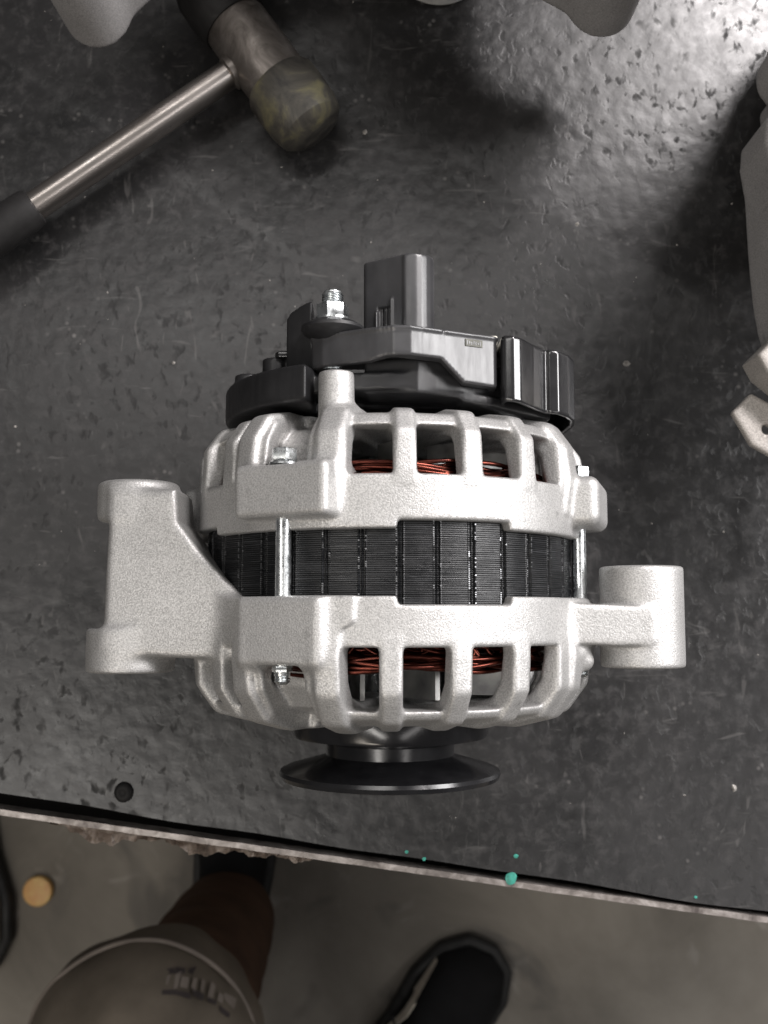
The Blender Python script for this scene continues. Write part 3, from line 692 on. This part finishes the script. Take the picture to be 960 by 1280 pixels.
# ================================================================== FLOOR THINGS
def shoe(name, parent, loc, rotz, upper, side=1, mark=False, tongue=False):
    """toe towards +Y; sole on z = 0"""
    out = [(-34, -130), (-40, -95), (-37, -40), (-40, 20), (-50, 70), (-46, 110), (-28, 138), (0, 148), (26, 140), (44, 112), (49, 70), (42, 20), (36, -40), (38, -95), (32, -130), (0, -142)]
    G = Field((-62, -155, -2), (62, 160, 118), 3.0)
    top = lambda y: np.interp(y, [-145, -100, -30, 20, 70, 110, 150], [92, 96, 92, 78, 58, 46, 30])
    G.add(lambda x, y, z: smax(poly2(x, y, out)+0.16*z+0*x, np.abs(z-top(y)/2-6)-top(y)/2+0*x, 26), 2)
    G.cut(lambda x, y, z: np.sqrt((x/30)**2+((y+70)/46)**2+((z-112)/40)**2)*30-30, 6)
    o = link(name, G.mesh(name), upper, parent, loc, (0, 0, rotz))
    H = Field((-64, -158, -1), (64, 164, 26), 3.0)
    H.add(lambda x, y, z: smax(poly2(x, y, out)-4+0*z, np.abs(z-11)-9+0*x+0*y, 4), 1)
    link('sole', H.mesh('sole'), 'sole', o)
    if mark:
        b = MB(); c = [(-30, -6), (-22, 2), (-10, 12), (0, 22), (12, 30), (24, 30), (28, 20), (27, 12)]; wd = [1, 2.5, 4.5, 6, 8, 8, 5, 1.5]; A = []
        for (q, s_), w_ in zip(c, wd):
            yy = q*1.25+30; zz = s_+28
            A.append((yy, zz, w_))
        prev = None
        for yy, zz, w_ in A:
            row = []
            for sg in (1, -1):
                z_ = zz+sg*w_; xx = -(40+0.14*max(0, yy)-0.16*z_)
                row.append((xx-1.6, yy, z_))
            if prev:
                vs = [b.bm.verts.new(p) for p in (prev[0], prev[1], row[1], row[0])]; b.bm.faces.new(vs)
            prev = row
        bmesh.ops.remove_doubles(b.bm, verts=b.bm.verts, dist=0.01)
        bmesh.ops.solidify(b.bm, geom=list(b.bm.faces), thickness=1.5)
        b.build('side_stripe', 'shoe_white', o)
        b = MB()
        for k in range(4): b.tube([(-20, -10+k*16, 86-k*7), (0, -4+k*16, 92-k*7), (20, -10+k*16, 86-k*7)], 2.2, 6)
        b.tube([(-14, 6, 86), (-40, 14, 84), (-52, 22, 60)], 1.6, 6); b.tube([(-10, 8, 86), (-36, 28, 86), (-50, 36, 70)], 1.6, 6)
        b.build('lace', 'sole', o)
    if tongue:
        MB().box((-17, -26, 92), (17, -14, 108), 2).build('tongue_label', 'shoe_white', o)
    return o
per = empty('person', (-60, -520, -760)); tag(per, 'person in taupe trousers and black shoes, knee and feet below the bench edge', 'person')
P0 = (60, 520, 760)
G = Field((-340, -900, -740), (260, -190, -180), 7.0)
G.add(lambda x, y, z: capsule((x, y, z), (-174, -332, -370), (-128, -780, -330), 86, 104), 8)
G.add(lambda x, y, z: capsule((x, y, z), (-196, -366, -392), (-250, -640, -360), 62, 80), 14)
G.add(lambda x, y, z: capsule((x, y, z), (-172, -342, -400), (-165, -328, -668), 58, 46), 16)
G.add(lambda x, y, z: capsule((x, y, z), (140, -600, -360), (40, -790, -330), 80, 95), 8)
G.add(lambda x, y, z: capsule((x, y, z), (135, -600, -380), (-30, -560, -660), 66, 44), 40)
G.add(lambda x, y, z: capsule((x, y, z), (-110, -800, -330), (40, -800, -330), 85, 85), 50)
sl_, (gx, gy, gz) = G.sub(); G.f += (2.6*np.sin(0.075*(gx+0.5*gy)+0.03*gz)*np.sin(0.021*gy+0.9)+1.4*np.sin(0.16*(gy-0.4*gx)+0.02*gz)).astype(np.float32)
body = link('trousers', G.mesh('trousers', 2), 'trousers', per, P0)
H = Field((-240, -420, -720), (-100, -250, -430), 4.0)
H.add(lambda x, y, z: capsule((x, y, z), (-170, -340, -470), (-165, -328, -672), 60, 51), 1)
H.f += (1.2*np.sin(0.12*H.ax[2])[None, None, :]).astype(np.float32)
link('shin_shade', H.mesh('shin_shade', 2), 'brown', body)  # sleeve added round the shin; its dark brown includes shade under the bench
knee_seam = [(-262, -318, -366), (-256, -298, -360), (-238, -274, -352), (-212, -256, -348), (-186, -247, -348), (-160, -247, -348), (-134, -257, -348), (-112, -275, -350), (-98, -298, -354), (-92, -325, -358), (-92, -360, -356)]
ks = np.array(knee_seam, float); tt = np.linspace(0, len(ks)-1, 80)
ks = np.stack([np.interp(tt, np.arange(len(ks)), ks[:, k]) for k in range(3)], 1)
for _ in range(14): ks[1:-1] = 0.5*ks[1:-1]+0.25*(ks[:-2]+ks[2:])
MB().tube([tuple(v) for v in ks], 1.6, 8).build('seam', 'print_light', body)
shoe('shoe', per, (-168+60, -300+520, 0), R(-4), 'shoe_black', tongue=True)
shoe('shoe', per, (20+60, -486+520, 0), R(-42), 'shoe_black', mark=True)
# faded print over the knee
q = random.Random(8)
def kn(px, py):     # drop a point on the knee sphere
    ax, ay, az = -174, -332, -370; dx, dy = px-ax, py-ay
    return Vector((px, py, az+math.sqrt(max(0, 85.0**2-dx*dx-dy*dy))))
for mname, off, n_, hw, hh_ in (('print_light', 0.0, 11, 2.3, 3.4), ('print_dark', -5.5, 7, 3.4, 1.6), ('print_dark', 4.2, 3, 3.2, 1.2)):
    b = MB()
    for k in range(n_):
        u_ = (k+0.5)/n_ if off <= 0 else 0.3+0.12*k
        cx = -172+64*u_; cy = -266+off-46*(u_-0.3)**2+q.uniform(-0.8, 0.8); sl_ = -92*(u_-0.3)/64
        h1 = hh_*q.uniform(0.6, 1.1)
        w1 = hw*q.uniform(0.5, 1.5)
        vs = [b.bm.verts.new(kn(cx+sx_*w1+q.uniform(-.8, .8), cy+sy_*h1+sx_*w1*sl_+q.uniform(-.8, .8))+Vector((0, 0, 1.5))) for sx_, sy_ in ((-1, -1), (1, -1), (1, 1), (-1, 1))]
        b.bm.faces.new(vs)
    b.build('print', mname, body)
# grey shoe by the left border and an orange cap
gs = shoe('grey_shoe', None, (-472, -262, -760), R(-172), 'shoe_grey'); tag(gs, 'grey fabric shoe with dark sole on the floor at the left border', 'shoe')
b = MB(); b.lathe([(12, 0.2), (15.5, 0.2), (16, 1), (16, 8), (15, 9.4), (12, 10), (1, 10)], 48, 'Z')
tag(b.build('bottle_cap', 'orange', None, (-383, -317, -760)), 'round orange plastic cap lying on the concrete floor', 'cap')
